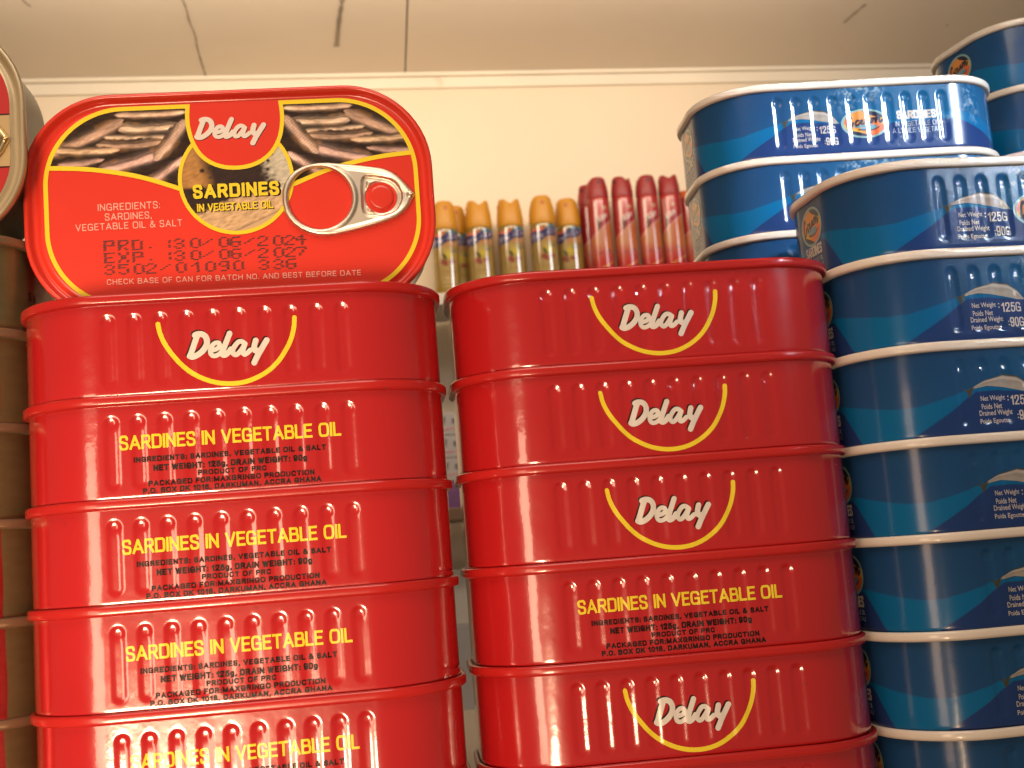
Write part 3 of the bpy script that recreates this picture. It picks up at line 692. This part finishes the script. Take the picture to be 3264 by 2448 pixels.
stack('blue', 213.46, 7.75, .05, [82.85 - 24.62 * i for i in range(7)],
      ['topmost blue can of the nearest blue stack, oval mark showing on its end'] + ['blue can with white rim, %s from the top of the nearest blue stack' % ords[i] for i in range(1, 7)], GB1, [False] * 7, [.9, 1.2, .6, .9, 1.2, .7, .9])
hid = 'blue can hidden low in the middle blue stack behind the nearest one'
stack('blue', 199.4, 78, -.037, [132.9 - 24.7 * i for i in range(9)],
      ['topmost can of the middle blue stack, its whole fish and oval label in view', 'blue can second from the top of the middle stack, label half covered', 'blue can third in the middle stack, just above the red cans'] + [hid] * 6, GB2, [False] * 9, [-.3, .1, .2, 0, .3, -.4, .2, 0, .1])
hid3 = 'blue can hidden low in the farthest blue stack at the right'
stack('blue', 319.3, 111.6, .177, [165.3 - 24.6 * i for i in range(10)],
      ['topmost can of the farthest blue stack, in the upper right corner', 'blue can second from the top of the farthest blue stack at right'] + [hid3] * 8, GB3, [False] * 10, [0, .3, .2, 0, .3, -.4, .2, 0, .1, 0])
GG = 'gold and red cans at the left edge'
stack('gold', -104.9, 10.4, -.046, [-89.5 + 23.84 * (7 - i) for i in range(7)],
      ['plain gold can directly under the upright red and gold can at left'] + ['gold can with red label, %s from the top of the left edge stack' % ords[i] for i in range(1, 7)], GG, [True] + [False] * 6, [0, .3, -.4, .2, .5, -.2, .3])

# the can standing on its side, lid towards the camera
def upright(label, centre, rz, lean, body, lid):
    """the lid centre is given; the can is turned so that its lid faces the viewer"""
    t = thing('sardine_can', label, 'can', (0, 0, 0))
    Mx = Matrix.Rotation(rz, 4, 'Z') @ Matrix.Rotation(math.pi / 2 + lean, 4, 'X')
    off = Mx @ Vector((0, 0, HC)); t.matrix_world = Matrix.Translation((Vector(centre) - off) * S) @ Mx
    inst(body, 'body', t); inst(lid, 'lid', t)
    return t
U1 = upright('red can stood on its side with pull ring and fish picture lid', (.7, 21.5, 84.2), -.009, .03, RB_ME, RLA_ME)
pr = pull_ring_mb(SILV).build('pull_ring', U1); rivet_mb(REDLID).build('rivet', pr)
U2 = upright('dark green can stood on its side with red and gold lid', (-102.3, 15.0, 103.8), -.003, 0, GSB_ME, GLA_ME)
pr2 = MB(); pm = pull_ring_mb(SILV)
pr2.add([(x + 1.3, y - 2.0, z) for x, y, z in pm.v], pm.f, mat('brassy_tab_metal', (.70, .55, .30), .35, metal=1)); pr2.build('pull_ring', U2)

# ------------------------------------------------------------------ the shelf, the room
def box(mb, x0, x1, y0, y1, z0, z1, m, bev=0):
    bm = bmesh.new(); bmesh.ops.create_cube(bm, size=1)
    for v in bm.verts: v.co = Vector(((x0 + x1) / 2 + v.co.x * (x1 - x0), (y0 + y1) / 2 + v.co.y * (y1 - y0), (z0 + z1) / 2 + v.co.z * (z1 - z0)))
    if bev: bmesh.ops.bevel(bm, geom=bm.edges[:], offset=bev, segments=2, affect='EDGES', profile=.5)
    bm.verts.index_update()
    mb.add([tuple(v.co) for v in bm.verts], [tuple(v.index for v in f.verts) for f in bm.faces], m, False); bm.free()
PAINT = mat('cream_wall_paint', (.78, .66, .49), .55, bump=.25, bscale=60, var=.03, vscale=3)
CEIL = mat('ceiling_board_paint', (.78, .68, .55), .6, bump=.35, bscale=25, var=.05, vscale=2.2, wear=(9, .69, (.22, .17, .12), .7))
TRIM = mat('trim_paint', (.80, .72, .58), .45, bump=.15, bscale=60, var=.05, vscale=6, wear=(14, .66, (.5, .36, .2), .5))
DIRT = mat('grey_dirt', (.25, .205, .155), .8)
SMEAR = mat('brown_smear', (.34, .28, .21), .8)
SHM = mat('shelf_board', (.55, .46, .35), .5, var=.08, vscale=9)
mb = MB(); box(mb, -420, 620, -12, 330, SHELF - 22, SHELF, SHM, 1.5); box(mb, 262, 420, 100, 240, SHELF, SHELF + 8.75, SHM, .6)
setp(mb.build('shelf'), kind='structure')
WY = 2080; ta = math.tan(.05)
def wally(x): return WY + x * ta
def slab(name, quad, mat_, th, n):
    mb = MB(); a = [Vector(q) for q in quad]; nn = Vector(n) * th
    V = [tuple(q) for q in a] + [tuple(q + nn) for q in a]
    mb.add(V, [(0, 1, 2, 3), (7, 6, 5, 4)] + [(i, i + 4, (i + 1) % 4 + 4, (i + 1) % 4) for i in range(4)], mat_, False); return mb
X0, X1 = -1500, 2300
mb = slab('wall', [(X0, wally(X0), -1200), (X1, wally(X1), -1200), (X1, wally(X1), 1000), (X0, wally(X0), 1000)], PAINT, 60, (0, 1, 0))
setp(mb.build('wall'), label='cream painted back wall of the shop behind the spray cans', category='wall')
ZC = 946
mb = MB()
mb.add([(X0, -900, ZC + 9), (128, -900, ZC + 9), (128, wally(128), ZC), (X0, wally(X0), ZC)], [(0, 3, 2, 1)], CEIL, False)
mb.add([(131, -900, ZC + 8), (X1, -900, ZC + 8), (X1, wally(X1), ZC), (131, wally(131), ZC)], [(0, 3, 2, 1)], CEIL, False)
mb.add([(127, -900, ZC + 12), (132, -900, ZC + 12), (132, wally(132), ZC + 4), (127, wally(127), ZC + 4)], [(0, 3, 2, 1)], DIRT, False)
mb.add([(X0, -900, ZC + 40), (X1, -900, ZC + 40), (X1, wally(X1), ZC + 40), (X0, wally(X0), ZC + 40)], [(0, 1, 2, 3)], CEIL, False)
def ribbon(mb, pts, wd, m, zof=-1.0):
    pts = smooth_line(pts, 2); r = random.Random(len(pts) + int(pts[0][0]))
    V = []
    for i, (x, y) in enumerate(pts):
        k = wd * r.uniform(.35, 1.1); z = ZC + 9 * max(0, (wally(x) - y)) / 2980 + zof
        V += [(x - k, y, z), (x + k, y, z)]
    mb.add(V, [(2 * i, 2 * i + 2, 2 * i + 3, 2 * i + 1) for i in range(len(pts) - 1)], m, False)
ribbon(mb, [(-250, 1640), (-253, 1720), (-252, 1760), (-256, 1794), (-253, 1861), (-258, 1900), (-261, 1974), (-263, 2052)], 1.6, DIRT)
ribbon(mb, [(20, 1690), (16, 1738), (6, 1827), (-2, 1930)], 5, SMEAR); ribbon(mb, [(12, 1760), (8, 1800), (4, 1850)], 2.0, DIRT, -1.6)
ribbon(mb, [(985, 1899), (990, 1860), (997, 1817)], 3.5, SMEAR); ribbon(mb, [(1209, 1925), (1211, 1929)], 3.5, DIRT)
ribbon(mb, [(-500, 1640), (-512, 1700), (-505, 1725)], 2, SMEAR)
setp(mb.build('ceiling'), kind='structure')
mb = MB()                                       # cornice strip with a thin lip
for z0, z1, t in ((ZC - 8, ZC - .5, 20), (ZC - 30, ZC - 8.2, 9)):
    a = [(X0, wally(X0) - t, z0), (X1, wally(X1) - t, z0), (X1, wally(X1) - t, z1), (X0, wally(X0) - t, z1)]
    b = [(x, y + t - .3, z) for x, y, z in a]
    mb.add(a + b, [(0, 1, 2, 3), (0, 4, 5, 1), (3, 2, 6, 7)], TRIM, False)
setp(mb.build('cornice'), label='pale cornice strip between the ceiling and the back wall', category='moulding')
FLOOR = mat('floor_tiles', (.35, .30, .25), .4, var=.1, vscale=2)
mb = MB(); mb.add([(X0, -2600, -1200), (X1, -2600, -1200), (X1, 2200, -1200), (X0, 2200, -1200)], [(0, 1, 2, 3)], FLOOR, False)
setp(mb.build('floor'), kind='structure')

# ------------------------------------------------------------------ wall shelves and what stands on them
BOARD = mat('painted_board', (.60, .56, .50), .5, var=.06, vscale=8)
WSH = 449.0
def shelf_unit(name, z0, z1, label, m):
    mb = MB(); box(mb, -420, 900, 1880, 2055, z0, z1, m, 2)
    setp(mb.build(name), label=label, category='shelf')
shelf_unit('wall_shelf', WSH - 22, WSH, 'wall shelf that carries the row of spray cans', BOARD)
shelf_unit('wall_shelf', 36, 60, 'lower wall shelf under the white cartons in the gap between the red stacks', mat('brown_board', (.16, .09, .05), .5, var=.2, vscale=12))
shelf_unit('wall_shelf', -330, -305, 'lowest wall shelf behind the red stacks', BOARD)
CART = mat('white_card', (.42, .39, .38), .5, var=.05, vscale=20)
LILAC = mat('purple_card', (.17, .06, .20), .4, var=.3, vscale=30)
INKN = mat('navy_print', (.02, .02, .06), .4); PINKI = mat('pink_print', (.6, .16, .2), .4)
def carton(name, x0, x1, y0, z0, z1, m, label, words=None, group=None, cat='box'):
    mb = MB(); box(mb, x0, x1, y0, y0 + 80, z0, z1, m, 1.2)
    if words:
        for s, a, b, c, d, k in words:
            V, F = text_at(s, a, b, c, d, .02); mb.add([(p, y0 - .4, q) for p, q in V], F, k, False)
        mb.add([(x0 + 12, y0 - .4, z0 + 7), (x0 + 60, y0 - .4, z0 + 11), (x0 + 60, y0 - .4, z0 + 13), (x0 + 12, y0 - .4, z0 + 9)], [(0, 1, 2, 3)], PINKI, False)
    o = mb.build(name); setp(o, label=label, category=cat)
    if group: o['group'] = group
lv = ['lowest', 'middle', 'topmost']
for i, z in enumerate((112, 154.5, 197)):
    carton('white_carton', 112, 232, 1960, z, z + 41.5, CART, '%s white carton with dark lettering seen through the gap between the red stacks' % lv[i],
           [('nt', 166.5, 177, z + 20, z + 32, INKN), ('f', 150, 155, z + 20, z + 34, INKN)], 'white cartons in the gap')
carton('purple_pack', 120, 225, 1960, 60, 111, LILAC, 'purple pack under the white cartons in the gap')
carton('white_tub', 110, 240, 1950, -305, -150, CART, 'pale pack low in the gap between the red stacks')
carton('white_tub', 115, 236, 1955, -149.5, -50, mat('ivory_card', (.62, .56, .48), .5), 'ivory pack stacked on the pale pack in the gap')

# ------------------------------------------------------------------ spray cans
def lathe(mb, prof, m, n=72, paint=None, smooth=True, cap=True):
    V = []; A = np.linspace(0, 2 * np.pi, n, endpoint=False); C = []
    for r, z in prof: V += [(r * math.sin(a), -r * math.cos(a), z) for a in A]
    F = []
    for j in range(len(prof) - 1):
        for i in range(n): k = (i + 1) % n; F.append((j * n + i, j * n + k, (j + 1) * n + k, (j + 1) * n + i))
    if cap: F.append(tuple((len(prof) - 1) * n + i for i in range(n)))
    if paint is not None:
        AA = (np.tile(A, len(prof)) + np.pi) % (2 * np.pi) - np.pi; ZZ = np.repeat([z for r, z in prof], n); C = paint(AA, ZZ)
    mb.add(V, F, m, smooth, C if paint is not None else None)
def paint_yel(a, z):
    u = a * 26.0
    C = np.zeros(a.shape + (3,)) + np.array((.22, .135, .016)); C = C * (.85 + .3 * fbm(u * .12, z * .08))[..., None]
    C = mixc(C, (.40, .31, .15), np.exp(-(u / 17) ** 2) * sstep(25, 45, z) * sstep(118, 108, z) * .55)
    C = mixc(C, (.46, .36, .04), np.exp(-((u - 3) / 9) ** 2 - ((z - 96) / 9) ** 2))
    for bx, bz, r, ky in ((-8, 82, 8.5, .75), (-3, 78, 5.5, .9), (9, 82, 8.0, .7)): C = mixc(C, (.20, .022, .03), sstep(r, r * .5, np.hypot(u - bx, (z - bz) / ky) + 3.5 * (vnoise(u * .4 + bx, z * .4) - .5)) * .85)
    C = mixc(C, (.03, .05, .02), sstep(4.2, 2.2, np.hypot(u + 5 + .4 * (z - 92), (z - 92) * .5)))
    up = 138 + .28 * u + 3 * np.sin(u * .16); lo = 119 + .34 * u + 2 * np.sin(u * .2 + 1)
    C = mixc(C, (.55, .10, .04), sstep(.5, -.5, up + 5 - z) * 0 + sstep(up - 1, up + 1, z) * sstep(up + 7, up + 4, z) * sstep(4, -10, u))
    C = mixc(C, (.012, .018, .10), sstep(lo - 1, lo + 1, z) * sstep(up + 1, up - 1, z))
    C = mixc(C, (.03, .16, .22), sstep(up - 5, up - 2, z) * sstep(up + 1, up - 1, z) * sstep(-4, 8, u))
    C = mixc(C, (.30, .26, .34), (vnoise(u * .55, z * .3) > .56) * sstep(lo + 3, lo + 5, z) * sstep(up - 4, up - 7, z) * .8)
    C = mixc(C, (.42, .20, .09), sstep(112, 114, z) * sstep(lo, lo - 2, z) * sstep(-14, -8, u) * .7)
    C = mixc(C, (.10, .12, .10), sstep(3, 2, np.abs(z - 103)) * sstep(8, 10, u) * sstep(22, 20, u) * .8)
    C = mixc(C, (.26, .16, .05), (np.abs(z - 63) < 1.6) * (np.abs(u) < 13) * .7)
    for k in range(4): C = mixc(C, (.50, .40, .24), (np.abs(z - 50 + 8 * k) < 2) * (np.abs(u) < 11) * (vnoise(u * .8, k * 3.3 + z * 0) > .35) * .6)
    return C
def paint_red(a, z):
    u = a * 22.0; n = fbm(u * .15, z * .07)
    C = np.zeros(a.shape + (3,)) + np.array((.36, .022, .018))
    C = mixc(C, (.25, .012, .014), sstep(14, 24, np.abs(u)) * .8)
    bnd = 132 + .75 * u
    C = mixc(C, (.42, .13, .035), sstep(bnd + .5, bnd - .5, z) * sstep(60, 95, z) * (.55 + .5 * n))
    C = mixc(C, (.42, .22, .17), sstep(.8, -.8, np.abs(u + 12.5 - .04 * (170 - z)) - 2.2) * sstep(118, 122, z) * sstep(186, 184, z))
    C = mixc(C, (.42, .25, .17), sstep(14, 4, np.abs(u + 7)) * sstep(bnd, bnd - 3, z) * sstep(78, 110, z) * .6)
    C = mixc(C, (.26, .010, .014), sstep(bnd + 1.5, bnd + 2.5, z) * sstep(bnd + 15, bnd + 14, z) * (u > -9))
    C = mixc(C, (.60, .36, .34), sstep(1.0, .5, np.abs(z - bnd - .8)))
    C = mixc(C, (.02, .012, .012), sstep(bnd, bnd + 1, z) * sstep(151, 150, z) * sstep(-11, -10, u) * sstep(-3.4 - (150 - z) * .14, -4.4 - (150 - z) * .14, u))
    C = mixc(C, (.42, .34, .18), sstep(3.6, 2.8, np.hypot(u - 6, z - 172)))
    C = mixc(C, (.30, .03, .10), sstep(16, 4, np.abs(z - 80 + .4 * u)) * (np.sin((z + u * 1.2) * 1.9) > .1) * .55)
    C = mixc(C, (.06, .05, .05), sstep(3.2, 2, np.hypot(u - 9, (z - 86) * .9))); C = mixc(C, (.20, .04, .05), sstep(5, 2, np.hypot(u + 8, (z - 82) * 1.6)))
    C = mixc(C, (.55, .24, .04), sstep(1.6, .8, np.abs(z - 56 - .5 * u)))
    return C
SPY = mat('yellow_can_print', (.4, .3, .05), .12, coat=1.0, spec=.8, attr=True); SPR = mat('red_can_print', (.4, .05, .05), .2, coat=.4, attr=True)
CAPY = mat('amber_plastic_cap', (.50, .225, .010), .42); CAPR = mat('dark_red_plastic_cap', (.26, .012, .014), .42); CAPO = mat('orange_plastic_cap', (.55, .10, .02), .4)
NOZY = mat('amber_nozzle', (.40, .12, .006), .5); NOZR = mat('maroon_nozzle', (.10, .005, .006), .5)
STEEL = mat('tin_rim', (.55, .52, .48), .3, metal=1)
def spray_meshes(r, hb, hc, body_m, paint, cap_m, noz_m, text=False):
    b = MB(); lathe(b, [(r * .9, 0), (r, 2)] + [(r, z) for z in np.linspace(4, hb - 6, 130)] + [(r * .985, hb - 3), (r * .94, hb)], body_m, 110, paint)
    if text:
        V, F = text_at('KSam', -8.2, 9.5, 147, 160, .02, cuts=list(np.arange(-8, 9.6, 1.2)))
        zz = V[:, 1] + .75 * (V[:, 0]) * .8; an = V[:, 0] / r
        b.add(np.c_[(r + .12) * np.sin(an), -(r + .12) * np.cos(an), zz], F, BINK, True)
    c = MB(); n = 72; prof = [(r * .97, hb - 1), (r * .99, hb + 1), (r * .985, hb + hc * .25), (r * .93, hb + hc * .55), (r * .84, hb + hc * .82), (r * .80, hb + hc * .95), (r * .74, hb + hc), (r * .6, hb + hc * .99), (r * .45, hb + hc * .94), (r * .25, hb + hc * .92), (r * .02, hb + hc * .92)]
    V = []; F = []
    for rr, z in prof:
        for i in range(n):
            a = 2 * math.pi * i / n; x, y = rr * math.sin(a), -rr * math.cos(a)
            dip = hc * .20 * math.exp(-(x / (r * .36)) ** 2) * max(0, min(1, (z - hb - hc * .5) / (hc * .5)))
            V.append((x, y, z - dip))
    for j in range(len(prof) - 1):
        for i in range(n): k = (i + 1) % n; F.append((j * n + i, j * n + k, (j + 1) * n + k, (j + 1) * n + i))
    c.add(V, F, cap_m, True)
    nz = MB()                                  # the spray opening at one flat side of the cap
    for cx in (-1,):
        V = [(cx * (r * .9), 0, hb + hc * .72)]; n2 = 18
        V += [(cx * (r * .895) , 4.2 * math.cos(2 * math.pi * i / n2), hb + hc * .72 + 5.2 * math.sin(2 * math.pi * i / n2)) for i in range(n2)]
        V += [(cx * (r * .72), 4.6 * math.cos(2 * math.pi * i / n2), hb + hc * .72 + 5.6 * math.sin(2 * math.pi * i / n2)) for i in range(n2)]
        f = [(0, 1 + i, 1 + (i + 1) % n2) for i in range(n2)] + [(1 + i, 1 + n2 + i, 1 + n2 + (i + 1) % n2, 1 + (i + 1) % n2) for i in range(n2)]
        nz.add(V, f, noz_m, False)
    return b.mesh('body'), c.mesh('cap'), nz.mesh('nozzle')
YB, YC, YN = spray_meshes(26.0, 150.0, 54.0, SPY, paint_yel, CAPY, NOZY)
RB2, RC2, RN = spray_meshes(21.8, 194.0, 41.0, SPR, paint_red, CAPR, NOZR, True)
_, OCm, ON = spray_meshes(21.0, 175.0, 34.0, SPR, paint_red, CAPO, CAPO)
def spray(ms, label, x, y, z, turn, capturn, group, lean=0):
    t = thing('spray_can', label, 'spray can', (x, y, z), (0, lean, turn), group)
    inst(ms[0], 'body', t); c = inst(ms[1], 'cap', t); c.rotation_euler[2] = capturn
    nzl = inst(ms[2], 'nozzle', c)
    return t
Y_ = (YB, YC, YN); R_ = (RB2, RC2, RN); q = math.pi / 2
gy, gr = 'yellow spray cans on the wall shelf', 'red spray cans on the wall shelf'
spray(Y_, 'yellow spray can beside the upright red can, amber nozzle to the front', 179.6, 2010, WSH, .05, q + .1, gy, .01)
spray(Y_, 'yellow spray can with a saddle topped cap, second from the left', 249, 2010, WSH - .01, -.05, .15, gy)
spray(Y_, 'yellow spray can with a saddle topped cap, in the middle of the yellow five', 310.5, 2010, WSH, .0, .05, gy)
spray(Y_, 'tallest looking yellow spray can, fourth from the left, nozzle to the front', 373, 2004, WSH, .1, q - .1, gy)
spray(Y_, 'yellow spray can beside the red spray cans, set slightly back', 428, 2032, WSH, -.32, q + .1, gy)
spray(Y_, 'yellow spray can half hidden behind the leftmost yellow one', 205, 2048, WSH - .01, .1, q, gy)
spray(R_, 'red spray can with its nozzle to the front, next to the yellow ones', 485.6, 2000, WSH, .1, q, gr)
spray(R_, 'red spray can second from the left, cap turned sideways', 534.9, 2000, WSH, .1, .5, gr)
spray(R_, 'red spray can third from the left, nozzle hole to the front', 583.8, 2000, WSH, .08, q, gr)
spray(R_, 'red spray can nearest the blue cans, label turned away to the left', 629.5, 2000, WSH, -.32, .2, gr)
spray(R_, 'dark red spray can peeping out behind the first red one', 476, 2047, WSH - 28 + 28, .4, .3, gr)
spray((RB2, OCm, ON), 'spray can with an orange cap mostly hidden by the blue cans', 672, 2030, WSH, .3, .3, gr)
